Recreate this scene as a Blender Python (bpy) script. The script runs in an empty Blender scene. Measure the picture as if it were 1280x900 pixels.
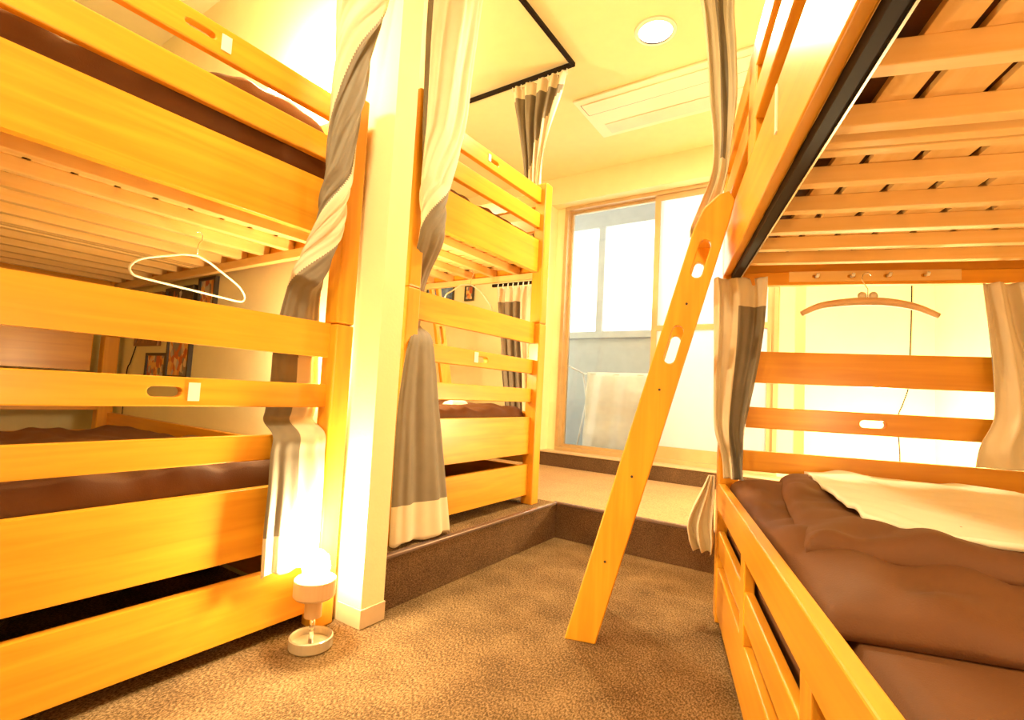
import bpy, bmesh, math, random
from mathutils import Vector, Matrix, noise
from mathutils.geometry import tessellate_polygon
random.seed(7)
sc = bpy.context.scene
COL = sc.collection
PI = math.pi

# ------------------------------------------------------------------ camera, world, lights, exposure
YAW, PITCH, ROLL, FPX = -0.590316, 0.0654501, 0.0528432, 627.0
cy, sy, cp, sp = math.cos(YAW), math.sin(YAW), math.cos(PITCH), math.sin(PITCH)
fw = Vector((sy*cp, cy*cp, sp)); r0 = Vector((cy, -sy, 0)); u0 = r0.cross(fw)
cr, sr = math.cos(ROLL), math.sin(ROLL)
r1 = r0*cr + u0*sr; u1 = u0*cr - r0*sr
cd = bpy.data.cameras.new('camera'); cam = bpy.data.objects.new('camera', cd); COL.objects.link(cam)
M = Matrix((r1, u1, -fw)).transposed().to_4x4(); M.translation = Vector((0, 0, .78)); cam.matrix_world = M
cd.sensor_fit = 'HORIZONTAL'; cd.sensor_width = 36; cd.lens = FPX/1280*36; cd.clip_start = .02
sc.camera = cam
sc.view_settings.view_transform = 'Standard'; sc.view_settings.look = 'None'
sc.view_settings.gamma = 1; sc.view_settings.use_curve_mapping = False
sc.view_settings.exposure = 0.74

w = bpy.data.worlds.new('world'); sc.world = w; w.use_nodes = True
bg = w.node_tree.nodes['Background']; bg.inputs[0].default_value = (.97, .98, 1, 1); bg.inputs[1].default_value = 3.0

WARM = (1, .72, .40)
def light(name, kind, loc, power, col=WARM, size=.1, rot=(0, 0, 0), spot=None):
    l = bpy.data.lights.new(name, kind); l.energy = power; l.color = col
    if kind == 'AREA': l.shape = 'DISK'; l.size = size
    else: l.shadow_soft_size = size
    if spot: l.spot_size, l.spot_blend = spot
    o = bpy.data.objects.new(name, l); COL.objects.link(o); o.location = loc; o.rotation_euler = rot
    return o
light('downlight_window', 'AREA', (-.83, 2.40, 2.645), 34, (1, .80, .45), .16)
light('fill_entrance', 'AREA', (-.75, .25, 2.645), 23, (1, .78, .42), .22)  # unseen ceiling fill, added for general brightness
light('fill_rear', 'AREA', (-.35, -.75, 2.645), 17, (1, .78, .42), .22)  # second added fill, behind the camera, without a fixture

# ------------------------------------------------------------------ materials
def newmat(name):
    m = bpy.data.materials.new(name); m.use_nodes = True
    return m, m.node_tree.nodes, m.node_tree.links, m.node_tree.nodes['Principled BSDF']
def plain(name, col, rough=.6, metal=0, noise_amt=.06, scale=12, bump=0, bscale=200, spec=.5):
    m, n, l, b = newmat(name)
    b.inputs['Roughness'].default_value = rough; b.inputs['Metallic'].default_value = metal
    b.inputs['Specular IOR Level'].default_value = spec
    tc = n.new('ShaderNodeTexCoord'); no = n.new('ShaderNodeTexNoise'); no.inputs['Scale'].default_value = scale
    no.inputs['Detail'].default_value = 4
    l.new(tc.outputs['Object'], no.inputs['Vector'])
    cr = n.new('ShaderNodeValToRGB'); e = cr.color_ramp.elements
    e[0].position = .3; e[1].position = .7
    e[0].color = tuple(c*(1-noise_amt) for c in col)+(1,); e[1].color = tuple(min(1, c*(1+noise_amt)) for c in col)+(1,)
    l.new(no.outputs['Fac'], cr.inputs[0]); l.new(cr.outputs[0], b.inputs['Base Color'])
    if bump:
        n2 = n.new('ShaderNodeTexNoise'); n2.inputs['Scale'].default_value = bscale; n2.inputs['Detail'].default_value = 3
        l.new(tc.outputs['Object'], n2.inputs['Vector'])
        bp = n.new('ShaderNodeBump'); bp.inputs['Strength'].default_value = bump; bp.inputs['Distance'].default_value = .01
        l.new(n2.outputs['Fac'], bp.inputs['Height']); l.new(bp.outputs[0], b.inputs['Normal'])
    return m
def wood(name, axis, c1, c2, rough=.32):
    m, n, l, b = newmat(name)
    b.inputs['Roughness'].default_value = rough; b.inputs['Coat Weight'].default_value = .12; b.inputs['Coat Roughness'].default_value = .2
    tc = n.new('ShaderNodeTexCoord'); mp = n.new('ShaderNodeMapping')
    s = [22, 22, 22]; s[axis] = 1.3; mp.inputs['Scale'].default_value = s
    l.new(tc.outputs['Object'], mp.inputs[0])
    no = n.new('ShaderNodeTexNoise'); no.inputs['Scale'].default_value = 1.6; no.inputs['Detail'].default_value = 6; no.inputs['Distortion'].default_value = .6
    l.new(mp.outputs[0], no.inputs['Vector'])
    n2 = n.new('ShaderNodeTexNoise'); n2.inputs['Scale'].default_value = 3.0; n2.inputs['Detail'].default_value = 1
    l.new(tc.outputs['Object'], n2.inputs['Vector'])
    mx = n.new('ShaderNodeMath'); mx.operation = 'MULTIPLY_ADD'; mx.inputs[1].default_value = .35
    l.new(n2.outputs['Fac'], mx.inputs[0]); l.new(no.outputs['Fac'], mx.inputs[2])
    cr = n.new('ShaderNodeValToRGB'); e = cr.color_ramp.elements
    e[0].position = .42; e[0].color = c1+(1,); e[1].position = .92; e[1].color = c2+(1,)
    l.new(mx.outputs[0], cr.inputs[0]); l.new(cr.outputs[0], b.inputs['Base Color'])
    return m
WC = ((.66, .27, .014), (.82, .385, .028))
WOOD = [wood('varnished_wood_x', 0, *WC), wood('varnished_wood_y', 1, *WC), wood('varnished_wood_z', 2, *WC)]
PC = ((.76, .47, .15), (.86, .59, .24))
PINE = [wood('raw_pine_x', 0, *PC, rough=.6), wood('raw_pine_y', 1, *PC, rough=.6)]
WALL = plain('cream_wallpaper', (.87, .77, .47), .8, bump=.08, bscale=120, noise_amt=.02)
CEIL = plain('cream_ceiling', (.88, .78, .46), .8, noise_amt=.02, bump=.05, bscale=90)
PILL = WALL
VINYL = plain('beige_skirting', (.62, .47, .30), .5)
TRACK = plain('black_track', (.014, .008, .005), .6, spec=.15)
METAL = plain('satin_metal', (.75, .72, .66), .25, metal=1)
CHROME = plain('chrome', (.85, .82, .78), .12, metal=1)
WHITE = plain('white_plastic', (.85, .82, .74), .4, noise_amt=.02)
DARK = plain('dark_frame', (.04, .03, .025), .4)
BROWNM = plain('brown_cotton', (.125, .045, .011), .72, noise_amt=.10, scale=6, bump=.12, bscale=350)
SHEET = plain('white_sheet', (.82, .77, .66), .8, noise_amt=.03)
GREY = plain('grey_curtain', (.20, .165, .12), .65, noise_amt=.06, scale=20, bump=.1, bscale=500, spec=.7)
LINE = plain('cream_lining', (.72, .63, .47), .7, noise_amt=.04, bump=.06, bscale=400)
PAD = plain('padded_satin', (.72, .50, .30), .5)
ALU = plain('bronze_sash', (.56, .40, .21), .4, metal=.25)
GALU = plain('grey_sash', (.42, .44, .45), .5)
BPAN = plain('blue_grey_panel', (.40, .42, .43), .6)
CONC = plain('balcony_concrete', (.35, .35, .34), .9, bump=.2)
RUBBER = plain('dark_cable', (.03, .02, .015), .9, spec=.1)
def carpet(name, c1, c2, c3, scale=170):
    m, n, l, b = newmat(name); b.inputs['Roughness'].default_value = .95; b.inputs['Specular IOR Level'].default_value = .15
    tc = n.new('ShaderNodeTexCoord')
    no = n.new('ShaderNodeTexNoise'); no.inputs['Scale'].default_value = scale; no.inputs['Detail'].default_value = 3; no.inputs['Roughness'].default_value = .7
    n2 = n.new('ShaderNodeTexNoise'); n2.inputs['Scale'].default_value = 7; n2.inputs['Detail'].default_value = 3
    mp = n.new('ShaderNodeMapping'); mp.inputs['Scale'].default_value = (1, .55, 1); mp.inputs['Rotation'].default_value = (0, 0, .5)
    l.new(tc.outputs['Object'], mp.inputs[0]); l.new(mp.outputs[0], no.inputs['Vector']); l.new(tc.outputs['Object'], n2.inputs['Vector'])
    mx = n.new('ShaderNodeMath'); mx.operation = 'MULTIPLY_ADD'; mx.inputs[1].default_value = .22
    l.new(n2.outputs['Fac'], mx.inputs[0]); l.new(no.outputs['Fac'], mx.inputs[2])
    cr = n.new('ShaderNodeValToRGB'); e = cr.color_ramp.elements
    e[0].position = .48; e[0].color = c1+(1,); e[1].position = .76; e[1].color = c3+(1,)
    k = e.new(.60); k.color = c2+(1,)
    l.new(mx.outputs[0], cr.inputs[0]); l.new(cr.outputs[0], b.inputs['Base Color'])
    bp = n.new('ShaderNodeBump'); bp.inputs['Strength'].default_value = .6; bp.inputs['Distance'].default_value = .01
    l.new(no.outputs['Fac'], bp.inputs['Height']); l.new(bp.outputs[0], b.inputs['Normal'])
    return m
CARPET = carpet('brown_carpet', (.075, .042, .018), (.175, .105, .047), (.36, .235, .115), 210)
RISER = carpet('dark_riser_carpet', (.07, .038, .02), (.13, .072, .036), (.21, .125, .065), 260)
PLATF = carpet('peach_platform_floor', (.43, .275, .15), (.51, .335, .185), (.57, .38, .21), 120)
NOSE = plain('step_nosing', (.20, .13, .11), .22, metal=.3)
def glassmat():
    m, n, l, b = newmat('clear_glass'); n.remove(b)
    t = n.new('ShaderNodeBsdfTransparent'); t.inputs[0].default_value = (.95, .97, .96, 1)
    g = n.new('ShaderNodeBsdfGlossy'); g.inputs['Roughness'].default_value = .02
    f = n.new('ShaderNodeFresnel'); f.inputs[0].default_value = 1.4
    x = n.new('ShaderNodeMixShader'); l.new(f.outputs[0], x.inputs[0]); l.new(t.outputs[0], x.inputs[1]); l.new(g.outputs[0], x.inputs[2])
    l.new(x.outputs[0], n['Material Output'].inputs[0]); return m
GLASS = glassmat()
def frosted(name, col, clear=0):
    m, n, l, b = newmat(name); n.remove(b)
    t = n.new('ShaderNodeBsdfTranslucent'); t.inputs[0].default_value = col+(1,)
    d = n.new('ShaderNodeBsdfDiffuse'); d.inputs[0].default_value = col+(1,)
    x = n.new('ShaderNodeMixShader'); x.inputs[0].default_value = .25
    l.new(t.outputs[0], x.inputs[1]); l.new(d.outputs[0], x.inputs[2])
    l.new(x.outputs[0], n['Material Output'].inputs[0]); return m
FROST = frosted('frosted_glass', (.92, .90, .86))
def emit(name, col, s):
    m, n, l, b = newmat(name); b.inputs['Emission Color'].default_value = col+(1,); b.inputs['Emission Strength'].default_value = s
    b.inputs['Base Color'].default_value = col+(1,); return m
BULB = emit('glowing_bulb', (1, .85, .55), 20)
DIFF = emit('ceiling_diffuser', (1, .9, .65), 12)
def art(name, seed, dark=False):
    m, n, l, b = newmat(name); b.inputs['Roughness'].default_value = .35
    tc = n.new('ShaderNodeTexCoord'); mp = n.new('ShaderNodeMapping'); mp.inputs['Location'].default_value = (seed*3.1, seed, 0); mp.inputs['Scale'].default_value = (9, 9, 6)
    no = n.new('ShaderNodeTexVoronoi'); no.inputs['Scale'].default_value = 5; l.new(tc.outputs['Object'], mp.inputs[0]); l.new(mp.outputs[0], no.inputs['Vector'])
    cr = n.new('ShaderNodeValToRGB'); cr.color_ramp.interpolation = 'CONSTANT'
    cols = [(.55, .12, .05), (.8, .62, .4), (.75, .3, .08), (.25, .22, .2), (.85, .5, .15), (.5, .45, .42)]
    if dark: cols = [(.04, .03, .03), (.06, .04, .04), (.55, .5, .45), (.05, .03, .03), (.5, .12, .05), (.05, .04, .04)]
    e = cr.color_ramp.elements
    e[0].color = cols[0]+(1,); e[1].position = .85; e[1].color = cols[1]+(1,)
    for i in range(4): k = e.new(.18+.16*i); k.color = cols[i+2]+(1,)
    sx = n.new('ShaderNodeSeparateColor'); l.new(no.outputs['Color'], sx.inputs[0]); l.new(sx.outputs[0], cr.inputs[0]); l.new(cr.outputs[0], b.inputs['Base Color'])
    return m

# ------------------------------------------------------------------ helpers
def link(name, bm, mats, parent=None, smooth=False, bevel=0, loc=None):
    me = bpy.data.meshes.new(name); bmesh.ops.recalc_face_normals(bm, faces=bm.faces); bm.to_mesh(me); bm.free()
    o = bpy.data.objects.new(name, me); COL.objects.link(o)
    for m in (mats if isinstance(mats, (list, tuple)) else [mats]): me.materials.append(m)
    if smooth:
        for p in me.polygons: p.use_smooth = True
    if bevel:
        b = o.modifiers.new('bevel', 'BEVEL'); b.width = bevel; b.segments = 2; b.limit_method = 'ANGLE'; b.angle_limit = .6
    if parent is not None: o.parent = parent
    if loc is not None: o.location = loc
    return o
def tag(o, label, cat, group=None):
    o['label'] = label; o['category'] = cat
    if group: o['group'] = group
    return o
def struct(o): o['kind'] = 'structure'; return o
def empty(name, loc=(0, 0, 0), rz=0):
    o = bpy.data.objects.new(name, None); COL.objects.link(o); o.location = loc; o.rotation_euler = (0, 0, rz); o.empty_display_size = .05
    return o
def box(bm, x0, x1, y0, y1, z0, z1):
    v = [bm.verts.new(p) for p in ((x0, y0, z0), (x1, y0, z0), (x1, y1, z0), (x0, y1, z0), (x0, y0, z1), (x1, y0, z1), (x1, y1, z1), (x0, y1, z1))]
    for f in ((0, 3, 2, 1), (4, 5, 6, 7), (0, 1, 5, 4), (1, 2, 6, 5), (2, 3, 7, 6), (3, 0, 4, 7)): bm.faces.new([v[i] for i in f])
def boxo(name, dims, mat, parent=None, bevel=0):
    bm = bmesh.new(); box(bm, *dims); return link(name, bm, mat, parent, bevel=bevel)
def prism(bm, loops, depth0, depth1, place):
    """outline with holes, extruded; place(a, b, d) -> point"""
    idx = []; flat = []
    for lp in loops:
        for p in lp: flat.append(p)
    tris = tessellate_polygon([[Vector((p[0], p[1], 0)) for p in lp] for lp in loops])
    A = [bm.verts.new(place(p[0], p[1], depth0)) for p in flat]; B = [bm.verts.new(place(p[0], p[1], depth1)) for p in flat]
    for t in tris:
        try: bm.faces.new([A[i] for i in t]); bm.faces.new([B[i] for i in reversed(t)])
        except ValueError: pass
    s = 0
    for lp in loops:
        k = len(lp)
        for i in range(k):
            a, b = s+i, s+(i+1) % k; bm.faces.new((A[a], A[b], B[b], B[a]))
        s += k
def slot(ca, cb, la, lb, rot=0, n=6):
    """stadium shaped loop centred at ca,cb; length la along a, width lb"""
    r = lb/2; h = la/2-r; pts = []
    for i in range(n+1):
        t = -PI/2+PI*i/n; pts.append((h+r*math.cos(t), r*math.sin(t)))
    for i in range(n+1):
        t = PI/2+PI*i/n; pts.append((-h+r*math.cos(t), r*math.sin(t)))
    c, s = math.cos(rot), math.sin(rot)
    return [(ca+x*c-y*s, cb+x*s+y*c) for x, y in pts]
def tube(bm, pts, r, n=8, closed=False):
    pts = [Vector(p) for p in pts]; k = len(pts); rings = []
    up = Vector((.13, .27, .95)).normalized()
    for i, p in enumerate(pts):
        a = pts[i-1] if (i or closed) else p; b = pts[(i+1) % k] if (i < k-1 or closed) else p
        t = (b-a).normalized(); s = t.cross(up)
        if s.length < .05: s = t.cross(Vector((1, 0, 0)))
        s.normalize(); u = s.cross(t)
        rr = r[i] if isinstance(r, (list, tuple)) else r
        rings.append([bm.verts.new(p+(s*math.cos(2*PI*j/n)+u*math.sin(2*PI*j/n))*rr) for j in range(n)])
    for i in range(k if closed else k-1):
        A, B = rings[i], rings[(i+1) % k]
        for j in range(n): bm.faces.new((A[j], A[(j+1) % n], B[(j+1) % n], B[j]))
    if not closed: bm.faces.new(rings[0]); bm.faces.new(list(reversed(rings[-1])))
def lathe(bm, prof, cx=0, cy=0, n=32):
    rings = []
    for r, z in prof:
        if r < 1e-5: rings.append([bm.verts.new((cx, cy, z))])
        else: rings.append([bm.verts.new((cx+r*math.cos(2*PI*j/n), cy+r*math.sin(2*PI*j/n), z)) for j in range(n)])
    for A, B in zip(rings, rings[1:]):
        for j in range(n):
            a = [A[j % len(A)], A[(j+1) % n % len(A)]] if len(A) > 1 else [A[0]]
            b = [B[(j+1) % n % len(B)], B[j % len(B)]] if len(B) > 1 else [B[0]]
            if len(a)+len(b) > 2: bm.faces.new(a+b)
def smooth_curve(pts, n):
    """Catmull-Rom through tuples of floats"""
    out = []; k = len(pts)
    for i in range(k-1):
        p0, p1, p2, p3 = pts[max(i-1, 0)], pts[i], pts[i+1], pts[min(i+2, k-1)]
        for j in range(n):
            t = j/n
            out.append(tuple(.5*((2*b)+(-a+c)*t+(2*a-5*b+4*c-d)*t*t+(-a+3*b-3*c+d)*t**3) for a, b, c, d in zip(p0, p1, p2, p3)))
    out.append(tuple(pts[-1])); return out

AN = -0.29588336
ER = Vector((math.cos(AN), -math.sin(AN), 0)); EL = Vector((math.sin(AN), math.cos(AN), 0))
def rb(er, el, z=0): v = ER*er+EL*el; return Vector((v.x, v.y, z))

# ------------------------------------------------------------------ the setting
ZC = 2.672; PY = 2.50; PX = -1.33; PH = .19; WY = 3.729
struct(boxo('floor', (-3.75, 2.2, -1.6, 3.95, -.12, 0), CARPET))
# raised platform: L shaped
bm = bmesh.new()
prism(bm, [[(-3.75, 1.225), (PX, 1.225), (PX, PY), (1.3, PY), (1.3, WY+.02), (-3.75, WY+.02)]], .001, PH-.012, lambda a, b, d: Vector((a, b, d)))
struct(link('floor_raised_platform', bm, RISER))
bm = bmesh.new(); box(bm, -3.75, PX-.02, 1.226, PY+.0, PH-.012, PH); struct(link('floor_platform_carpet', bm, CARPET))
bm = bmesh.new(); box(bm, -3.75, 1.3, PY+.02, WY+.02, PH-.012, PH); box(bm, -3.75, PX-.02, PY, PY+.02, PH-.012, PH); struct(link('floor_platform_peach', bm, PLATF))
bm = bmesh.new()
prism(bm, [[(PX-.02, 1.226), (PX+.006, 1.226), (PX+.006, PY-.006), (1.3, PY-.006), (1.3, PY+.02), (PX-.02, PY+.02)]], PH-.012, PH+.003, lambda a, b, d: Vector((a, b, d)))
struct(link('trim_1', bm, NOSE, bevel=.004))
# window step
SX0, SX1 = -2.165, -.225
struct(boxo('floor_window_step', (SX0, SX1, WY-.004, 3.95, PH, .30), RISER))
bm = bmesh.new(); box(bm, SX0, SX1, WY-.012, 3.95, .30, .314); struct(link('trim_2', bm, VINYL, bevel=.003))
# window wall with recess
bm = bmesh.new()
box(bm, -3.75, SX0, WY, 4.0, 0, ZC); box(bm, SX1, 1.3, WY, 4.0, 0, ZC); box(bm, SX0, SX1, WY, 4.0, 2.44, ZC)
box(bm, SX0, -2.085, 3.85, 4.0, .3, 2.44); box(bm, -.39, SX1, 3.85, 4.0, .3, 2.44)
struct(link('wall_window', bm, WALL))
# partition between the two left bunks (its end is the narrow pillar)
struct(boxo('wall_partition', (-3.75, -1.288, 1.13, 1.226, 0, ZC), WALL))
bm = bmesh.new(); box(bm, -1.40, -1.2835, 1.1255, 1.2305, 0.001, .062); struct(link('baseboard_partition', bm, VINYL, bevel=.002))
struct(boxo('wall_left', (-3.85, -3.75, -1.6, 4.0, 0, ZC), WALL))
struct(boxo('wall_back', (-3.75, 2.2, -1.7, -1.6, 0, ZC), WALL))
# right wall, parallel to the right bunk
bm = bmesh.new()
a, b = rb(1.49, 3.72), rb(1.49, -2.2); c, d = b+ER*.1, a+ER*.1
v = [bm.verts.new((p.x, p.y, z)) for z in (0, ZC) for p in (a, b, c, d)]
for f in ((0, 1, 2, 3), (4, 7, 6, 5), (0, 4, 5, 1), (1, 5, 6, 2), (2, 6, 7, 3), (3, 7, 4, 0)): bm.faces.new([v[i] for i in f])
struct(link('wall_right', bm, WALL))
struct(boxo('ceiling', (-3.85, 2.3, -1.7, 4.0, ZC, ZC+.1), CEIL))

# inner sliding window
def wframe(bm, x0, x1, z0, z1, y0, y1, t):
    box(bm, x0, x1, y0, y1, z1-t, z1); box(bm, x0, x1, y0, y1, z0, z0+t)
    box(bm, x0, x0+t, y0, y1, z0+t, z1-t); box(bm, x1-t, x1, y0, y1, z0+t, z1-t)
WX0, WX1, WZ0, WZ1 = -2.085, -.39, .314, 2.44
bm = bmesh.new(); wframe(bm, WX0, WX1, WZ0, WZ1, 3.835, 3.945, .03); win = struct(link('window_1', bm, ALU, bevel=.002))
bm = bmesh.new(); wframe(bm, WX0+.03, -1.235, WZ0+.03, WZ1-.03, 3.90, 3.93, .022); link('left_sash', bm, ALU, win)
boxo('left_pane', (WX0+.052, -1.257, 3.912, 3.918, WZ0+.052, WZ1-.052), GLASS, win)
bm = bmesh.new(); wframe(bm, -1.285, WX1-.03, WZ0+.03, WZ1-.03, 3.86, 3.89, .042)
box(bm, -1.243, WX1-.072, 3.86, 3.89, 1.325, 1.365); box(bm, -1.243, WX1-.072, 3.86, 3.89, WZ0+.072, WZ0+.12); link('right_sash', bm, ALU, win)
boxo('frosted_pane', (-1.243, WX1-.072, 3.872, 3.878, WZ0+.10, WZ1-.07), FROST, win)
bm = bmesh.new(); box(bm, WX1-.058, WX1-.045, 3.85, 3.862, 1.14, 1.28); link('sash_latch', bm, ALU, win)
# balcony and its outer glazed screen
struct(boxo('floor_balcony', (-3.6, 1.2, 4.0, 5.2, .10, .20), CONC))
bm = bmesh.new(); box(bm, -3.7, 1.3, 4.86, 4.92, .2, 1.40); bal = struct(link('wall_balcony', bm, BPAN))
bm = bmesh.new()
box(bm, -3.7, 1.3, 4.82, 4.90, 1.40, 1.47); box(bm, -3.7, 1.3, 4.82, 4.90, 2.58, 2.86)
for x in (-3.02, -2.20, -1.32, -.45, .4): box(bm, x, x+.075, 4.82, 4.90, 1.47, 2.58)
ow = struct(link('window_2', bm, GALU, bevel=.003))
for x0, x1 in ((-2.945, -2.20), (-2.125, -1.32), (-1.245, -.45)):
    boxo('pane', (x0, x1, 4.855, 4.86, 1.47, 2.58), FROST, ow)
struct(boxo('ceiling_balcony', (-3.7, 1.3, 4.0, 5.0, 2.86, 2.92), BPAN))
light('daylight', 'AREA', (-1.5, 6.2, 3.2), 260, (1, .98, .95), 3.0, (math.radians(-62), 0, 0))

# ------------------------------------------------------------------ bunk beds
L, W, T = 2.06, 1.06, .07
def hplank(name, u0, u1, v0, v1, z0, z1, parent, mir, mat=None, holes=(), round_end=0):
    """plank across (v) or along (u); holes = (centre, zc, length, width) along its long direction"""
    s = -1 if mir else 1
    bm = bmesh.new(); across = (v1-v0) > (u1-u0)
    if across: loop = [(v0, z0), (v1, z0), (v1, z1), (v0, z1)]; place = lambda a, b, d: Vector((d, s*a, b)); d0, d1 = u0, u1
    else: loop = [(u0, z0), (u1, z0), (u1, z1), (u0, z1)]; place = lambda a, b, d: Vector((a, s*d, b)); d0, d1 = v0, v1
    prism(bm, [loop]+[slot(*h) for h in holes], d0, d1, place)
    if mat is None: mat = WOOD[1] if across else WOOD[0]
    return link(name, bm, mat, parent, bevel=.0035)
def ubox(name, u0, u1, v0, v1, z0, z1, parent, mir, mat, bevel=.003):
    s = -1 if mir else 1
    bm = bmesh.new(); box(bm, u0, u1, min(s*v0, s*v1), max(s*v0, s*v1), z0, z1); return link(name, bm, mat, parent, bevel=bevel)
def make_bed(loc, rz, mir, hole_v, plates, label, stile_u=.62, top_hole=True, header=False):
    B = empty('bunk_bed', loc, rz); tag(B, label, 'bed', 'two tier wooden bunk beds')
    for u in (0, L-T):
        for v in (0, W-T):
            ubox('lower_post', u, u+T, v, v+T, 0, .976, B, mir, WOOD[2], .006)
            ubox('upper_post', u, u+T, v, v+T, .977, 1.765, B, mir, WOOD[2], .008)
    a, b = T-.002, W-T+.002
    for end, (u0, u1) in enumerate(((.032, .060), (L-.060, L-.032))):
        hv = (hole_v, .7375, .078, .026)
        hplank('drawer_front', u0, u1, a, b, .05, .212, B, mir) if end == 0 else hplank('end_board', u0, u1, a, b, .05, .212, B, mir)
        hplank('end_board', u0, u1, a, b, .268, .465, B, mir)
        if end == 0:
            hplank('end_rail', u0, u1, a, b, .545, .618, B, mir)
            rail_low = hplank('end_rail', u0, u1, a, b, .700, .776, B, mir, holes=(hv,))
            hplank('end_rail', u0, u1, a, b, .864, .978, B, mir)
        else:
            hplank('head_board', u0, u1, a, b, .57, .77, B, mir)
            o = hplank('head_panel', u0-.004, u0+.012, a+.03, b-.05, .78, 1.04, B, mir)
        hplank('end_board', u0, u1, a, b, 1.260, 1.441, B, mir)
        hplank('guard_rail', u0, u1, a, b, 1.510, 1.592, B, mir)
        g_ = hplank('guard_rail', u0, u1, a, b, 1.652, 1.735, B, mir, holes=((hole_v, 1.695, .075, .018),) if top_hole else ())
        if end == 0: rail_top = g_
        if header or end == 1: ubox('cross_beam', u1 if end == 0 else u0-.03, u1+.03 if end == 0 else u0, a, b, 1.215, 1.262, B, mir, WOOD[1])
    for side, (v0, v1) in enumerate(((0.0, .026), (W-.026, W))):
        if side == 0:
            hplank('kick_board', T, L-T, v0+.004, v1, .035, .195, B, mir)
            hplank('side_rail', T, L-T, v0+.004, v1, .245, .325, B, mir)
            hplank('side_rail', T-.02, L-T+.02, v0, v1+.002, .400, .492, B, mir)
            for u in (stile_u, 1.20):
                ubox('stile', u, u+.06, v0+.002, v1+.001, .195, .40, B, mir, WOOD[2])
        else:
            hplank('kick_board', T, L-T, v0, v1, .05, .212, B, mir)
            hplank('side_rail', T, L-T, v0, v1, .485, .556, B, mir)
            hplank('side_rail', T, L-T, v0, v1, .268, .40, B, mir)
        hplank('upper_side_board', T, L-T, v0, v1, 1.258, 1.441, B, mir)
        hplank('guard_rail', T, L-T, v0, v1, 1.510, 1.592, B, mir)
        hplank('guard_rail', T, L-T, v0, v1, 1.652, 1.735, B, mir)
        for u in (.60, 1.32): ubox('stile', u, u+.11, v0, v1, 1.441, 1.735, B, mir, WOOD[2])
        vv = (v1, v1+.028) if side == 0 else (v0-.028, v0)
        if not (header and side == 0): ubox('ledger', T, L-T, vv[0], vv[1], 1.232, 1.266, B, mir, PINE[0])
        ubox('ledger', T, L-T, vv[0], vv[1], .216, .250, B, mir, PINE[0])
    # slatted bases: cross slats, long boards over them
    for zb in (1.266, .250):
        for u in (.175, .34, .505, .67, .835, .985, 1.020, 1.075, 1.24, 1.405, 1.57, 1.735, 1.90):
            ubox('slat', u, u+.03 if u not in (.985, 1.020) else u+.026, .03, W-.03, zb, zb+.038, B, mir, PINE[1], .002)
        for k in range(11):
            v = .085+.0955*(k-1)
            va, vb = (.030, .083) if k == 0 else (v+(.042 if k == 1 else .016), min(v+.0955, W-.03))
            for (ua, ub_) in ((.065, 1.012), (1.020, L-.065)):
                ubox('deck_board', ua, ub_, va, vb, zb+.038, zb+.050, B, mir, PINE[0], .001)
    # number plates beside the hand holes
    for (v, z, s) in plates:
        ubox('number_plate', .029, .032, v-s/2, v+s/2, z-s*.85, z+s*.85, rail_low if z < 1 else rail_top, mir, WHITE, .0)
    return B
make_bed((-1.39, .045, 0), PI, True, .524, [(.590, .739, .028), (.590, 1.692, .026)], 'near left two tier wooden bunk with a twisted grey curtain, on the lower floor')
make_bed((-1.39, 2.40, PH), PI, False, .520, [(.576, .745, .028), (.560, 1.70, .02)], 'two tier wooden bunk on the raised platform beyond the cream pillar')
rr = rb(.203, 2.06)
RB = make_bed((rr.x, rr.y, 0), math.atan2(-EL.y, -EL.x), False, .486, [], 'right hand two tier wooden bunk with slats overhead and a ladder leaning on it', header=True)
# curtain track under the right bunk's upper side board, and the peg rail at its foot
bm = bmesh.new()
box(bm, .06, L-.1, .0275, .050, 1.238, 1.262); link('curtain_track', bm, TRACK, RB)
bm = bmesh.new(); box(bm, .06, L-.1, .0505, .0545, 1.234, 1.258); link('track_edge', bm, METAL, RB)
bm = bmesh.new()
prism(bm, [[(.215, 1.226), (.72, 1.226), (.72, 1.262), (.215, 1.262)]]+[slot(.30+.107*k, 1.243, .026, .012) for k in range(4)], .0905, .094, lambda a, b, d: Vector((d, a, b)))
pr_ = link('peg_rail', bm, PINE[1], RB)
for k in range(4):
    bm = bmesh.new(); tube(bm, [(.094, .30+.107*k, 1.243), (.112, .30+.107*k, 1.240), (.118, .30+.107*k, 1.248)], .005); link('coat_peg', bm, WHITE, pr_, smooth=True)
bm = bmesh.new(); box(bm, .97, .985, -.003, 0, 1.33, 1.43); tag_strip = link('paper_strip', bm, WHITE, RB)

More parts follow.
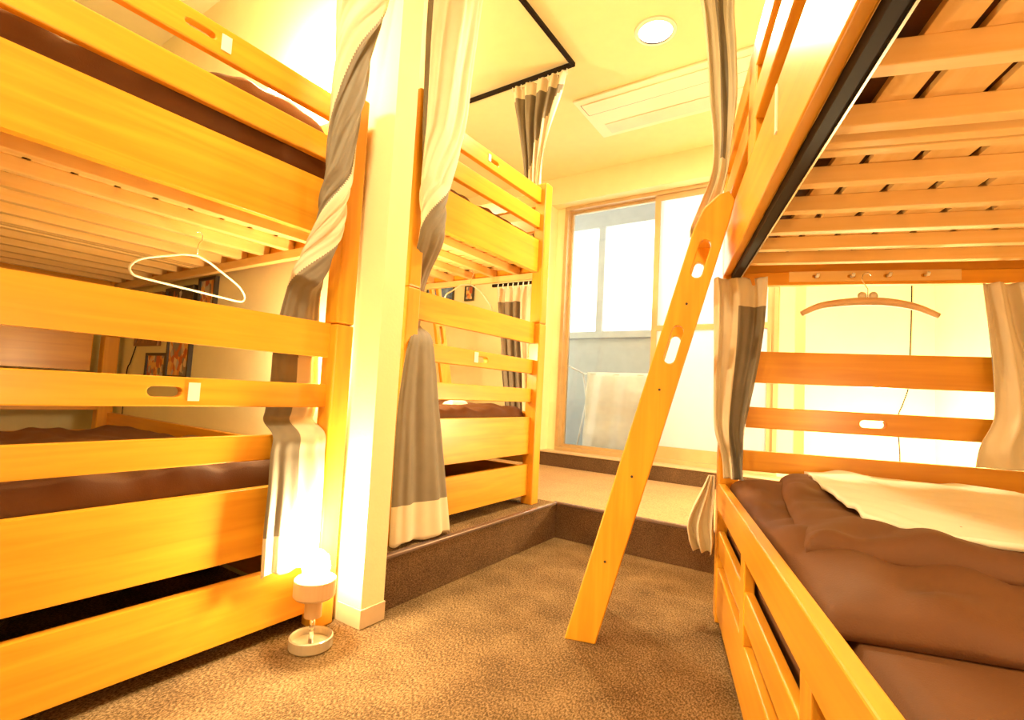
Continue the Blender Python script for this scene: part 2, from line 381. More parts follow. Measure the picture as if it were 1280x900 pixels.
# ------------------------------------------------------------------ ladders (local x: out of the bed, y: along, z up)
def make_ladder(loc, rz, label, w=.30, slotz=(.96, 1.235)):
    Ld = empty('bunk_ladder', loc, rz); tag(Ld, label, 'ladder')
    K = .268; cx = lambda z: .432-K*z
    prof = [(cx(0)-.05, 0), (cx(0)+.05, 0), (cx(1.33)+.05, 1.33), (cx(1.40)+.040, 1.40), (cx(1.44)+.008, 1.44), (cx(1.45)-.02, 1.45), (cx(1.42)-.046, 1.42), (cx(1.36)-.05, 1.36)]
    for j, y0 in enumerate((0, w-.026)):
        bm = bmesh.new()
        holes = [[(cx(z)+(p[0]), z+p[1]) for p in slot(0, 0, .125, .034, math.atan2(1, -K))] for z in slotz]
        prism(bm, [prof]+holes, y0, y0+.026, lambda a, b, d: Vector((a, d, b)))
        st_ = link('stringer', bm, WOOD[2], Ld, bevel=.004)
        for z in (.26, .535, .815, 1.09):
            bm = bmesh.new(); lathe(bm, [(0, 0), (.004, 0), (.004, .0015), (0, .0015)], n=10)
            bmesh.ops.rotate(bm, verts=bm.verts, matrix=Matrix.Rotation(PI/2, 3, 'X'))
            bmesh.ops.translate(bm, verts=bm.verts, vec=(cx(z), y0 if j == 0 else y0+.0275, z)); link('screw', bm, DARK, st_)
    for z in (.26, .535, .815, 1.09, 1.36):
        bm = bmesh.new(); box(bm, cx(z)-.036, cx(z)+.036, .024, w-.024, z-.011, z+.011); link('rung', bm, WOOD[1], Ld, bevel=.004)
    return Ld
# local x = -ER, local y = EL : rotate
p = rb(.203, 1.66); make_ladder((p.x, p.y, 0), math.atan2(-ER.y, -ER.x)*1.0, 'wooden ladder with hand slots leaning on the right bunk')
l0 = bpy.data.objects['bunk_ladder']
# local y must run along +EL (away from camera); a pi-rotated frame gives -EL, so shift origin to keep the near stringer at el 1.66
l0.location = rb(.203, 1.66+.30)
make_ladder((-2.32, 2.405, PH), PI/2, 'wooden ladder behind the platform bunk, seen through its rails')

# ------------------------------------------------------------------ bedding
def slab_soft(name, loc, rz, lx, ly, z0, hfun, mat, nx=60, ny=40, edge=.05, parent=None):
    """soft cushion: top grid height hfun(x,y), rounded rim, flat underside"""
    bm = bmesh.new(); G = []
    for i in range(nx+1):
        row = []
        for j in range(ny+1):
            x, y = lx*i/nx, ly*j/ny
            d = min(x, lx-x, y, ly-y); t = min(1, d/edge); k = math.sqrt(max(0, 1-(1-t)**2))
            row.append(bm.verts.new((x, y, z0+hfun(x, y)*(.25+.75*k) if d > 0 else z0+.25*hfun(x, y))))
        G.append(row)
    Bt = [[bm.verts.new((v.co.x, v.co.y, z0)) if (i in (0, nx) or j in (0, ny)) else None for j, v in enumerate(r)] for i, r in enumerate(G)]
    for i in range(nx):
        for j in range(ny): bm.faces.new((G[i][j], G[i+1][j], G[i+1][j+1], G[i][j+1]))
    for i in range(nx):
        for j in (0, ny): bm.faces.new((G[i][j], Bt[i][j], Bt[i+1][j], G[i+1][j]))
    for j in range(ny):
        for i in (0, nx): bm.faces.new((G[i][j], G[i][j+1], Bt[i][j+1], Bt[i][j]))
    ring = [Bt[i][0] for i in range(nx+1)]+[Bt[nx][j] for j in range(1, ny+1)]+[Bt[i][ny] for i in range(nx-1, -1, -1)]+[Bt[0][j] for j in range(ny-1, 0, -1)]
    bm.faces.new(ring)
    o = link(name, bm, mat, parent, smooth=True); o.location = loc; o.rotation_euler = (0, 0, rz)
    return o
def wr(x, y, s, sc_=1.0, seed=0):
    return s*(noise.noise(Vector((x*4*sc_+seed, y*9*sc_, seed)))+.5*noise.noise(Vector((x*11*sc_, y*17*sc_+seed, seed+3))))
RZ = PI
# near left bunk: local x -> -X
def put_left(name, y0, zbase, z0, lx, ly, x0, h, mat, label, cat, group=None, **k):
    o = slab_soft(name, (-1.39-x0, y0+ly, zbase+z0), PI, lx, ly, 0, h, mat, **k); tag(o, label, cat, group); return o
for (y0, zb, nm) in ((.045, 0, 'near left bunk'), (1.34, PH, 'platform bunk')):
    put_left('mattress', y0+.035, zb, .302, L-.14, W-.07, .07, lambda x, y: .144, BROWNM, 'brown covered mattress on the lower tier of the '+nm, 'mattress', 'lower mattresses', nx=20, ny=12, edge=.03)
    put_left('mattress', y0+.035, zb, 1.318, L-.14, W-.07, .07, lambda x, y: .13, BROWNM, 'brown covered mattress on the upper tier of the '+nm, 'mattress', 'upper mattresses', nx=20, ny=12, edge=.03)
put_left('duvet', .085, 0, .448, 1.30, .95, .072, lambda x, y: max(.02, .085+.03*math.sin(x*5)*.5+wr(x, y, .022, seed=2)), BROWNM, 'wrinkled brown duvet on the lower tier of the near left bunk', 'duvet', nx=90, ny=70)
put_left('duvet', .085, 0, 1.450, 1.30, .93, .078, lambda x, y: max(.02, .10+.13*max(0, min(1, (.62-y)/.35))*max(0, min(1, (.7-x)/.3))+wr(x, y, .022, seed=5)), BROWNM, 'brown duvet on the upper tier of the near left bunk', 'duvet', nx=90, ny=70)
put_left('duvet', 1.385, PH, .448, 1.30, .95, .075, lambda x, y: max(.02, .065+wr(x, y, .03, seed=8)), BROWNM, 'rumpled brown duvet on the lower tier of the platform bunk', 'duvet', nx=90, ny=70)
put_left('duvet', 1.385, PH, 1.450, 1.30, .95, .085, lambda x, y: max(.02, .05+wr(x, y, .02, seed=11)), BROWNM, 'low brown duvet on the upper tier of the platform bunk', 'duvet', nx=60, ny=50)
# right bunk, local x along -EL from the foot, local y along ER
RBZ = math.atan2(-EL.y, -EL.x)
def put_right(name, u, v, z, lx, ly, h, mat, label, cat, **k):
    p = rb(.203+v, 2.06-u, z); o = slab_soft(name, p, RBZ, lx, ly, 0, h, mat, **k); tag(o, label, cat); return o
put_right('mattress', .07, .035, .302, L-.14, W-.07, lambda x, y: .147+.002*noise.noise(Vector((x*6, y*6, 0))), BROWNM, 'flat brown covered mattress on the lower tier of the right bunk', 'mattress', edge=.03, nx=40, ny=24)
put_right('mattress', .07, .035, 1.318, L-.14, W-.07, lambda x, y: .12, BROWNM, 'brown covered mattress on the upper tier of the right bunk', 'mattress', edge=.03, nx=20, ny=12)
def hd(x, y):
    h = .062+.008*math.sin(x*9+1)+wr(x, y, .014, .8, 4)+.022*abs(noise.noise(Vector((x*3+y*7, y*2-x*5, 2))))
    return h
put_right('duvet', .09, .03, .452, 1.115, W-.075, hd, BROWNM, 'thick brown duvet folded across the right bunk, lower layer', 'duvet', nx=110, ny=90, edge=.075)
o = slab_soft('duvet', rb(.385, 1.93, .508), RBZ-.14, .86, .80, 0, lambda x, y: max(.012, .040+wr(x, y, .014, 1.0, 9)+.018*abs(noise.noise(Vector((x*4+y*6, y*3-x*6, 7))))+.008*math.sin(7*x+9*y)), BROWNM, nx=110, ny=90, edge=.05)
tag(o, 'brown duvet top layer under the white sheet of the right bunk', 'duvet')
# white sheet thrown on the duvet
def sheet_obj():
    bm = bmesh.new(); nx, ny = 90, 70; G = []
    # corners in (er, el): far-left, near-left, near-right, far-right
    c = [(.47, 1.95), (.405, 1.24), (.84, 1.04), (1.02, 1.90)]
    for i in range(nx+1):
        row = []
        for j in range(ny+1):
            s, t = i/nx, j/ny
            a = (c[0][0]*(1-s)+c[1][0]*s, c[0][1]*(1-s)+c[1][1]*s); b = (c[3][0]*(1-s)+c[2][0]*s, c[3][1]*(1-s)+c[2][1]*s)
            bow = -.10*math.sin(PI*t)*s
            er_, el_ = a[0]*(1-t)+b[0]*t, a[1]*(1-t)+b[1]*t+bow+.02*math.sin(9*t+4*s)*s
            z = .562+.010*noise.noise(Vector((er_*7, el_*5, 1)))+.012*max(0, noise.noise(Vector((er_*14+el_*9, el_*4, 5))))+.006
            row.append(bm.verts.new(rb(er_, el_, z)))
        G.append(row)
    for i in range(nx):
        for j in range(ny): bm.faces.new((G[i][j], G[i+1][j], G[i+1][j+1], G[i][j+1]))
    o = link('sheet', bm, SHEET, smooth=True); m = o.modifiers.new('thick', 'SOLIDIFY'); m.thickness = .012; m.offset = -1
    return tag(o, 'white sheet folded on top of the brown duvet of the right bunk', 'sheet')
sheet_obj()

# ------------------------------------------------------------------ curtains
def curtain(name, stations, n, mats, label, heading=None, band=None, nu=72, sub=8, group=None, side=lambda t, z: 0):
    """stations: (cx, cy, z, half_width, direction angle, fold amplitude); heading / band: z limits of the pale strips"""
    st = smooth_curve(stations, sub); bm = bmesh.new(); rows = []
    for k, (cx, cy_, z, hw, an, am) in enumerate(st):
        d = Vector((math.cos(an), math.sin(an), 0)); nn = Vector((-d.y, d.x, 0)); row = []
        for i in range(nu+1):
            t = i/nu
            ph = 2*PI*n*t+.6*math.sin(k*.17)+.9*math.sin(5.1*t+1)
            off = am*(math.sin(ph)+.3*math.sin(2.3*ph+k*.11))+.004*noise.noise(Vector((t*6, z*7, n)))
            sway = am*.35*math.cos(ph)
            p = Vector((cx, cy_, z))+d*((2*t-1)*hw+sway*.5)+nn*off
            row.append(bm.verts.new(p))
        rows.append(row)
    for k in range(len(rows)-1):
        z = .5*(st[k][2]+st[k+1][2])
        for i in range(nu):
            f = bm.faces.new((rows[k][i], rows[k][i+1], rows[k+1][i+1], rows[k+1][i]))
            f.material_index = side(i/nu, z)
            if heading and z > heading: f.material_index = 3
            if band and z < band: f.material_index = 3
    me = bpy.data.meshes.new(name); bm.to_mesh(me); bm.free()
    o = bpy.data.objects.new(name, me); COL.objects.link(o)
    for m in mats: me.materials.append(m)
    for p in me.polygons: p.use_smooth = True
    s = o.modifiers.new('thick', 'SOLIDIFY'); s.thickness = .003; s.offset = 0; s.material_offset = 1; s.material_offset_rim = 0
    tag(o, label, 'curtain', group); return o
CM = [GREY, LINE, GREY, LINE, LINE]   # slot 0 grey outside, slot 1 lining outside, slot 3 pale strip on both sides
def interp(tab, z):
    if z >= tab[0][0]: return tab[0][1]
    for (a, fa), (b, fb) in zip(tab, tab[1:]):
        if z >= b: return fa+(fb-fa)*(a-z)/(a-b)
    return tab[-1][1]
def twisted(name, stations, phase, label, band, nth=180, sub=14, seed=0):
    """gathered cloth rope: stations (x, y, z, half width along y, half depth along x, fold); grey side winds round by phase(z)"""
    st = smooth_curve(stations, sub); bm = bmesh.new(); rows = []
    for k, (cx, cy_, z, a, b, am) in enumerate(st):
        ph = interp(phase, z); row = []
        for i in range(nth):
            th = 2*PI*i/nth; q = th-ph
            f = am*(.9*math.sin(3*q+seed)+.6*math.sin(7*q+1.3+.5*math.sin(z*4))+.35*math.sin(12*q+2*z))
            ridge = .30*am*math.exp(-((math.sin(q/2))**2)*60)
            x = cx+(b+f*.9+ridge)*math.sin(th); y = cy_+(a+f*.55)*math.cos(th)
            row.append(bm.verts.new((x, y, z+.006*math.sin(5*q)*(1 if k == len(st)-1 else 0))))
        rows.append(row)
    for k in range(len(rows)-1):
        z = .5*(st[k][2]+st[k+1][2]); ph = interp(phase, z)
        for i in range(nth):
            f = bm.faces.new((rows[k][i], rows[k+1][i], rows[k+1][(i+1) % nth], rows[k][(i+1) % nth]))
            q = (2*PI*(i+.5)/nth-ph) % (2*PI)
            f.material_index = 1 if z < band else (0 if q > PI else 1)
            f.smooth = True
    me = bpy.data.meshes.new(name); bmesh.ops.recalc_face_normals(bm, faces=bm.faces); bm.to_mesh(me); bm.free()
    o = bpy.data.objects.new(name, me); COL.objects.link(o)
    me.materials.append(GREY); me.materials.append(LINE)
    s = o.modifiers.new('thick', 'SOLIDIFY'); s.thickness = .002; s.offset = -1
    return tag(o, label, 'curtain')
twisted('curtain', [(-1.315, 1.01, 2.635, .12, .018, .014), (-1.32, 1.01, 2.3, .105, .020, .013), (-1.33, 1.00, 2.05, .088, .022, .012), (-1.338, .98, 1.87, .066, .024, .009),
    (-1.342, .978, 1.70, .056, .024, .007), (-1.344, .970, 1.55, .051, .022, .006), (-1.346, .965, 1.42, .047, .020, .006), (-1.350, .957, 1.32, .047, .019, .006), (-1.365, .953, 1.24, .050, .018, .006),
    (-1.43, .955, 1.15, .055, .015, .005), (-1.482, .968, 1.06, .062, .013, .005), (-1.488, .965, .92, .078, .012, .005), (-1.486, .968, .78, .084, .012, .005), (-1.484, .960, .69, .086, .011, .005),
    (-1.474, .950, .655, .086, .008, .003), (-1.398, .940, .618, .088, .008, .003), (-1.384, .932, .56, .090, .010, .005), (-1.376, .930, .46, .090, .012, .008), (-1.372, .926, .34, .090, .016, .010), (-1.370, .926, .225, .088, .018, .011)],
    [(2.12, .15), (1.62, PI*.95), (1.46, PI*1.2), (1.27, 2*PI), (1.08, 3*PI), (.97, 3*PI), (.86, 3.52*PI)],
    'grey lined curtain twisted around the rails of the near left bunk, beside the floor lamp', .335)
twisted('curtain', [(-1.315, 1.43, 2.635, .17, .022, .018), (-1.322, 1.43, 2.3, .145, .024, .017), (-1.33, 1.43, 2.1, .132, .025, .016), (-1.336, 1.432, 1.9, .120, .025, .014),
    (-1.340, 1.42, 1.75, .098, .025, .012), (-1.342, 1.402, 1.6, .076, .024, .009), (-1.344, 1.403, 1.47, .067, .020, .007), (-1.362, 1.418, 1.36, .062, .016, .006),
    (-1.452, 1.460, 1.25, .048, .014, .005), (-1.482, 1.463, 1.14, .042, .013, .005), (-1.476, 1.460, 1.055, .040, .012, .004), (-1.462, 1.452, 1.03, .042, .008, .003), (-1.398, 1.436, .99, .055, .008, .003), (-1.380, 1.422, .90, .078, .012, .005),
    (-1.374, 1.428, .70, .108, .015, .008), (-1.368, 1.453, .44, .136, .018, .011), (-1.364, 1.478, .205, .158, .020, .014)],
    [(2.3, -.25), (1.78, 0), (1.58, .22*PI), (1.38, .98*PI), (1.2, PI)],
    'grey lined curtain threaded behind a rail of the platform bunk, right of the pillar', .335, seed=2)
curtain('curtain', [(-1.53, 2.405, 2.625, .19, 0, .018), (-1.532, 2.408, 2.52, .165, .0, .018), (-1.545, 2.415, 2.38, .12, .05, .018), (-1.553, 2.425, 2.25, .088, .1, .018), (-1.555, 2.435, 2.1, .060, .1, .018), (-1.553, 2.444, 1.9, .05, .1, .014), (-1.55, 2.445, 1.7, .05, .1, .012)],
    5, CM, 'grey curtain gathered on the ceiling rail at the window end of the platform bunk', heading=2.55, side=lambda t, z: 1 if t < .95-(2.5-z)*1.5 else 0)
curtain('curtain', [(-1.645, 2.435, 1.405, .13, 0, .015), (-1.64, 2.437, 1.3, .12, 0, .016), (-1.625, 2.44, 1.1, .10, .1, .016), (-1.61, 2.445, .9, .085, .4, .014), (-1.59, 2.445, .7, .07, .7, .012), (-1.58, 2.445, .55, .07, .8, .012)],
    5, CM, 'dark grey curtain inside the lower tier of the platform bunk, seen through its rails', heading=1.32, side=lambda t, z: 1 if t < .75 else 0)
def rst(er_, el_, z, hw, ang, am):  # station in the right bunk's frame; ang measured from EL
    p = rb(er_, el_); return (p.x, p.y, z, hw, math.atan2(EL.y, EL.x)+ang, am)
curtain('curtain', [rst(.13, 1.83, 2.64, .14, .9, .02), rst(.135, 1.82, 2.4, .10, 1.2, .02), rst(.14, 1.80, 2.2, .058, 1.57, .018), rst(.158, 1.80, 2.02, .050, 1.57, .016), rst(.168, 1.80, 1.85, .046, 1.5, .014), rst(.170, 1.80, 1.70, .032, 1.4, .012), rst(.165, 1.81, 1.58, .028, 1.3, .012), rst(.145, 1.88, 1.50, .035, 1.3, .012), rst(.125, 2.03, 1.46, .04, 1.4, .012), rst(.12, 2.03, 1.42, .04, 1.4, .010)],
    2.5, CM, 'pale grey curtain hanging from the ceiling behind the top of the ladder', side=lambda t, z: 0 if .3 < t < .58 and z > 1.62 else 1)
curtain('curtain', [rst(.256, 1.955, 1.240, .090, 1.57, .016), rst(.254, 1.95, 1.15, .088, 1.57, .016), rst(.250, 1.945, 1.0, .080, 1.57, .014), rst(.240, 1.94, .85, .068, 1.57, .014), rst(.230, 1.94, .70, .052, 1.57, .012), rst(.240, 1.94, .60, .036, 1.4, .012), rst(.246, 1.93, .52, .034, 1.2, .012)],
    2.5, CM, 'grey and cream curtain hanging at the far corner post inside the right bunk', heading=1.14, side=lambda t, z: 1 if t > .52 else 0)
curtain('curtain', [rst(1.03, 1.955, 1.212, .05, 1.57, .018), rst(1.045, 1.95, 1.05, .055, 1.57, .018), rst(1.07, 1.945, .9, .07, 1.57, .016), rst(1.09, 1.94, .78, .09, 1.57, .014), rst(1.07, 1.935, .69, .11, 1.57, .012), rst(1.055, 1.93, .625, .115, 1.57, .010)],
    2, CM, 'grey curtain swept over the foot rail at the right end of the right bunk', side=lambda t, z: 1)  # lining colour turned outside in place of light on the grey cloth
curtain('curtain_tail', [rst(.183, 2.02, .515, .010, 1.57, .004), rst(.170, 2.01, .46, .022, 1.57, .008), rst(.155, 2.00, .40, .036, 1.5, .012), rst(.147, 1.99, .34, .046, 1.45, .016), rst(.150, 1.985, .29, .044, 1.4, .020), rst(.156, 1.985, .245, .034, 1.3, .022)],
    2.5, [LINE]*5, 'pale bunched curtain tail hanging outside the low rail of the right bunk')
# curtain rails and hooks
def rail(name, a, b, r, label):
    bm = bmesh.new(); tube(bm, [a, b], r, 10); return tag(link(name, bm, TRACK, smooth=True), label, 'curtain rail')
bm = bmesh.new(); box(bm, -1.312, -1.292, 1.23, 2.415, 2.640, 2.664); box(bm, -3.4, -1.312, 2.395, 2.415, 2.640, 2.664)
cr_ = tag(link('curtain_rail', bm, TRACK, bevel=.003), 'dark angled curtain rail on the ceiling around the platform bunk', 'curtain rail')
bm = bmesh.new(); box(bm, -1.312, -1.292, -.02, 1.125, 2.640, 2.664); tag(link('curtain_rail', bm, TRACK, bevel=.003), 'dark curtain rail on the ceiling in front of the near left bunk', 'curtain rail')
bm = bmesh.new(); a, b = rb(.135, .1, 2.65), rb(.135, 2.1, 2.65); tube(bm, [a, b], .011, 8); tag(link('curtain_rail', bm, TRACK), 'dark curtain rail on the ceiling beside the right bunk', 'curtain rail')
for k in range(7):
    bm = bmesh.new(); x = -1.34-.062*k; tube(bm, [(x, 2.405, 2.642), (x, 2.405, 2.615), (x+.006, 2.405, 2.605)], .003, 6)
    link('rail_hook', bm, WHITE, cr_)
bm = bmesh.new(); box(bm, -1.80, -1.45, 2.425, 2.44, 1.415, 1.432)
r2 = tag(link('curtain_rail', bm, TRACK), 'short dark rail under the upper tier of the platform bunk, holding a dark curtain', 'curtain rail')
for k in range(8):
    bm = bmesh.new(); x = -1.50-.036*k; tube(bm, [(x, 2.424, 1.428), (x, 2.420, 1.405), (x, 2.428, 1.398)], .0035, 6); link('rail_hook', bm, WHITE, r2)

# ------------------------------------------------------------------ lamps
def table_lamp(loc, label, power=18, shade_h=.06):
    Lp = empty('floor_lamp', loc); Lp.scale = (1.2, 1.2, 1.22); tag(Lp, label, 'lamp')
    bm = bmesh.new(); lathe(bm, [(0, .001), (.050, .001), (.052, .004), (.052, .026), (.049, .028), (.047, .024), (.046, .010), (0, .010)]); link('base', bm, plain('lamp_base_enamel', (.66, .60, .50), .25, metal=.3), Lp, smooth=False)
    bm = bmesh.new(); lathe(bm, [(0, .008), (.0065, .008), (.0065, .080), (0, .080)], n=16); link('stem', bm, CHROME, Lp, smooth=True)
    bm = bmesh.new(); lathe(bm, [(0, .072), (.021, .072), (.021, .120), (0, .120)], n=24); link('socket', bm, PAD, Lp, smooth=False)
    bm = bmesh.new(); lathe(bm, [(0, .118), (.044, .118), (.050, .124), (.050, .162), (.047, .164), (.046, .128), (0, .125)]); link('cup', bm, PAD, Lp)
    bm = bmesh.new(); lathe(bm, [(.012, .126), (.016, .14), (.030, .165), (.034, .19), (.028, .215), (.014, .228), (0, .231)], n=24); link('bulb', bm, BULB, Lp, smooth=True)
    return Lp
table_lamp((-1.315, .972, 0), 'small cup shaped lamp with a glowing bulb on the carpet by the pillar')
light('lamp_light', 'POINT', (-1.315, .972, .30), 25, (1, .78, .42), .03)
lamp2 = Vector((.126, 3.12, PH))
table_lamp(lamp2, 'small glowing lamp on the platform behind the foot rails of the right bunk')
light('lamp_light', 'POINT', lamp2+Vector((0, 0, .33)), 42, (1, .78, .42), .03)
table_lamp((-1.75, .98, 1.60), 'added fill lamp on the upper tier of the near left bunk')  # unseen lamp, added to brighten the pillar and the wall above
light('lamp_light', 'POINT', (-1.75, .98, 1.95), 30, (1, .78, .42), .03)
table_lamp((-1.58, 1.025, .535), 'added fill lamp on the lower duvet of the near left bunk, behind its curtain')  # added out of sight to light the partition and the slats
light('lamp_light', 'POINT', (-1.58, 1.025, .85), 9, (1, .78, .42), .03)
fill_lamp = rb(.98, .32, .452)
table_lamp(fill_lamp, 'added fill lamp at the near end of the right bunk, on the flat mattress')  # added out of view to light the slats overhead
light('lamp_light', 'POINT', fill_lamp+Vector((0, 0, .32)), 8, (1, .78, .42), .03)
o = slab_soft('glow_stand_in', (-1.66, 2.09, PH+.505), 2.9, .085, .11, 0, lambda x, y: .028+.004*math.sin(60*x), SHEET, nx=16, ny=16, edge=.02)  # white slab takes the place of a small glow on the duvet
tag(o, 'small white slab standing in for a glow on the brown duvet of the platform bunk', 'towel')
table_lamp((-1.80, 1.60, PH+.52), 'added fill lamp on the duvet in the lower tier of the platform bunk')  # hidden lamp added to brighten the wall behind this bunk
table_lamp((-2.3, 1.50, PH+1.52), 'added fill lamp on the upper duvet of the platform bunk')  # hidden lamp added to lift the ceiling brightness
light('lamp_light', 'POINT', (-2.3, 1.60, PH+1.95), 22, (1, .78, .42), .03)
light('lamp_light', 'POINT', (-1.80, 1.60, PH+.85), 17, (1, .78, .42), .03)
# ceiling lights and air conditioner
for (x, y, lab) in ((-.83, 2.40, 'round bright downlight in the ceiling near the window'),):
    Cl = empty('ceiling_light', (x, y, ZC)); tag(Cl, lab, 'ceiling light')
    bm = bmesh.new(); lathe(bm, [(.085, 0), (.105, 0), (.105, -.008), (.085, -.012)]); link('trim_ring', bm, WHITE, Cl, smooth=False)
    bm = bmesh.new(); lathe(bm, [(0, -.004), (.085, -.004), (.085, -.001), (0, -.001)]); link('diffuser', bm, DIFF, Cl)
AC = empty('air_conditioner', (-1.48, 2.75, ZC)); tag(AC, 'white one way cassette air conditioner set in the ceiling', 'air conditioner')
ACW = plain('ac_white', (.92, .88, .70), .5, noise_amt=.01)
bm = bmesh.new(); box(bm, 0, 1.25, 0, .50, -.014, 0); link('panel', bm, ACW, AC, bevel=.004)
bm = bmesh.new(); box(bm, .035, 1.20, .055, .18, -.020, -.014); link('intake_flap', bm, ACW, AC, bevel=.003)
bm = bmesh.new(); box(bm, .030, 1.205, .180, .186, -.0165, -.014); box(bm, .030, .035, .055, .186, -.0165, -.014); link('intake_gap', bm, DARK, AC)
bm = bmesh.new(); box(bm, .08, 1.18, .33, .46, -.019, -.014); link('outlet_vane', bm, SHEET, AC, bevel=.003)

# ------------------------------------------------------------------ hangers
def wire_hanger(loc, rz, w, h, label, tilt=0, r=.0037):
    Hg = empty('clothes_hanger', loc, rz); Hg.rotation_euler = (tilt, 0, rz); tag(Hg, label, 'clothes hanger')
    pts = smooth_curve([(0, -.07), (.008, -.085), (w*.5-.02, -h+.045), (w*.5, -h+.018), (w*.5-.02, -h), (-w*.5+.02, -h), (-w*.5, -h+.018), (-w*.5+.02, -h+.045), (-.008, -.085)], 6)
    P = [(w*.5-.05, -h+.062), (w*.5-.018, -h+.042), (w*.5-.004, -h+.022), (w*.5-.014, -h+.004), (w*.5-.04, -h)]
    pts = smooth_curve([(0, -.072), (.05, -.082), (.09, -.096)]+P, 5); pts += [(-x, z) for x, z in reversed(pts[1:])]
    bm = bmesh.new(); tube(bm, [(x, 0, z) for x, z in pts], r, 8, closed=True); link('hanger_frame', bm, WHITE, Hg, smooth=True)
    bm = bmesh.new(); hk = [(0, -.072), (0, -.04), (.004, -.028), (.014, -.016), (.014, 0), (.002, .010), (-.010, .004)]
    tube(bm, [(x, 0, z) for x, z in hk], .0018, 6); link('hook', bm, METAL, Hg, smooth=True)
    return Hg
wire_hanger((-1.80, .775, 1.252), PI/2+.35, .45, .19, 'white plastic clothes hanger under the slats of the near left bunk')
wire_hanger((-1.75, 2.16, PH+1.252), PI/2-.05, .40, .20, 'thin white clothes hanger under the slats of the platform bunk')
Hg = empty('padded_hanger', rb(.645, 1.93, 1.24)); Hg.rotation_euler = (0, 0, math.atan2(ER.y, ER.x)); tag(Hg, 'beige padded clothes hanger on the foot beam of the right bunk', 'clothes hanger')
bm = bmesh.new()
pp = smooth_curve([(-.195, -.135), (-.14, -.108), (-.07, -.096), (0, -.092), (.07, -.096), (.14, -.112), (.20, -.140)], 5)
tube(bm, [(x, 0, z) for x, z in pp], [.009+.005*math.sin(PI*i/(len(pp)-1)) for i in range(len(pp))], 14)
link('padded_arm', bm, PAD, Hg, smooth=True)
bm = bmesh.new(); tube(bm, [(.002, 0, -.085), (.002, 0, -.05), (-.006, 0, -.035), (-.016, 0, -.018), (-.012, 0, 0), (.002, 0, .006), (.012, 0, -.004)], .0017, 6); link('hook', bm, METAL, Hg, smooth=True)
for sx in (-1, 1):
    bm = bmesh.new(); lathe(bm, [(0, -.004), (.010, 0), (.014, .006), (0, .004)], n=12)
    bmesh.ops.rotate(bm, verts=bm.verts, matrix=Matrix.Rotation(PI/2, 3, 'X')); bmesh.ops.translate(bm, verts=bm.verts, vec=(sx*.016, 0, -.074)); link('ribbon_bow', bm, SHEET, Hg, smooth=True)

# ------------------------------------------------------------------ pictures on the partition
def picture(name, x0, x1, z0, z1, y, mat, label, face=-1, fm=DARK, group=None, b=.014):
    P = empty(name, ((x0+x1)/2, y, (z0+z1)/2)); tag(P, label, 'picture', group)
    hx, hz = (x1-x0)/2, (z1-z0)/2; d0, d1 = sorted((0, face*.018))
    bm = bmesh.new(); box(bm, -hx, hx, d0, d1, hz-b, hz); box(bm, -hx, hx, d0, d1, -hz, -hz+b); box(bm, -hx, -hx+b, d0, d1, -hz+b, hz-b); box(bm, hx-b, hx, d0, d1, -hz+b, hz-b)
    link('frame', bm, fm, P)
    d0, d1 = sorted((0, face*.010)); boxo('print', (-hx+b, hx-b, d0, d1, -hz+b, hz-b), mat, P)
    return P
Y1 = 1.1299
A = [art('print_a', 1), art('print_b', 4), art('print_c', 7, True), art('print_d', 10)]
picture('picture', -2.545, -2.385, 1.03, 1.240, Y1, A[0], 'small orange print in a dark frame, highest and nearest on the partition')
picture('picture', -2.885, -2.585, 1.00, 1.215, Y1, A[2], 'wide black framed picture above the top rail, on the partition')
picture('picture', -2.815, -2.575, .765, .975, Y1, A[1], 'tall orange and cream print in a dark frame between the rails, on the partition')
picture('picture', -3.050, -2.815, .745, .888, Y1, A[3], 'small red and cream print in a dark frame left of the tall orange one')
picture('picture', -3.215, -2.925, .925, 1.205, Y1, plain('brown_print', (.30, .14, .06), .4, noise_amt=.5, scale=30), 'brown picture deepest on the partition, beside the hanging cable', fm=plain('brown_wood_frame', (.25, .11, .04), .4))
picture('picture', -3.58, -3.22, 1.62, 1.87, WY-.0001, plain('blue_print', (.12, .2, .42), .3, noise_amt=.7, scale=18), 'blue picture in a dark frame on the window wall behind the platform bunk')
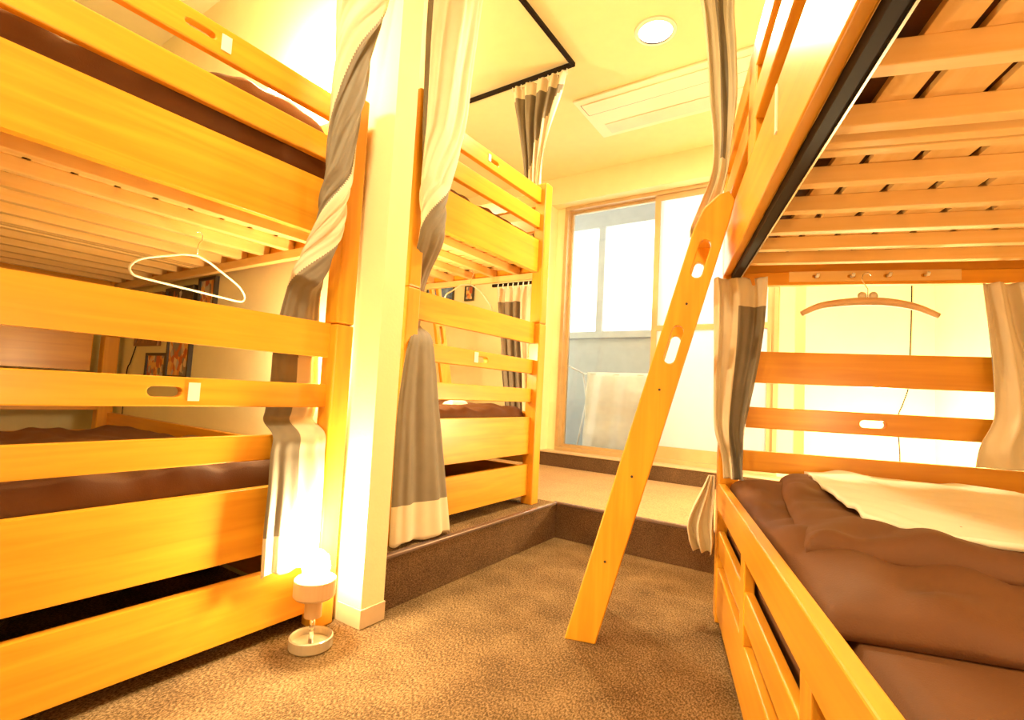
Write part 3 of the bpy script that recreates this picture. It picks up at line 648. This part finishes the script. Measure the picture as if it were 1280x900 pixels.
picture('picture', -3.08, -2.97, 1.64, 1.79, WY-.0001, A[3], 'tiny dark framed picture on the window wall beside the blue one')
def cable(name, pts, label, r=.003):
    bm = bmesh.new(); tube(bm, smooth_curve(pts, 6), r, 6); return tag(link(name, bm, RUBBER, smooth=True), label, 'cable')
cable('power_cable', [(.315, WY-.006, 1.60), (.312, WY-.006, 1.35), (.306, WY-.006, 1.1), (.302, WY-.006, .95), (.275, WY-.006, .84), (.25, WY-.006, .74), (.26, WY-.006, .5), (.24, WY-.01, .2)], 'thin dark cable hanging on the bright wall behind the right bunk')
cable('power_cable', [(-3.18, 1.122, 1.10), (-3.20, 1.122, .95), (-3.26, 1.122, .84), (-3.30, 1.122, .76), (-3.30, 1.122, .35)], 'thin dark cable hanging on the partition beside the brown picture')
# ------------------------------------------------------------------ balcony laundry rack
R_ = empty('laundry_rack', (-1.76, 4.45, .20)); tag(R_, 'white folding laundry rack with a white cloth on the balcony', 'laundry rack')
bm = bmesh.new()
for s in (-1, 1):
    tube(bm, [(s*.33, -.22, 0), (s*.33, .10, .80)], .009); tube(bm, [(s*.33, .22, 0), (s*.33, -.10, .80)], .009)
tube(bm, [(-.33, -.10, .80), (.33, -.10, .80)], .009); tube(bm, [(-.33, .10, .80), (.33, .10, .80)], .009)
tube(bm, [(-.40, -.28, .86), (-.33, -.10, .80)], .008)
link('rack_frame', bm, WHITE, R_, smooth=True)
bm = bmesh.new(); rows = []
for k in range(18):
    row = []
    for i in range(31):
        t = i/30; x = -.28+.62*t
        y, z = (-.115-.004*k, .815-.045*k)
        row.append(bm.verts.new((x, y+.012*math.sin(t*17+k*.1)+.004*math.sin(k*.8), z if k else .815)))
    rows.append(row)
for k in range(17):
    for i in range(30): bm.faces.new((rows[k][i], rows[k][i+1], rows[k+1][i+1], rows[k+1][i]))
o = link('towel', bm, plain('white_towel', (.85, .84, .80), .9), smooth=True); m = o.modifiers.new('t', 'SOLIDIFY'); m.thickness = .006
o.location = (-1.76, 4.45, .20); tag(o, 'white cloth draped over the laundry rack on the balcony', 'towel')
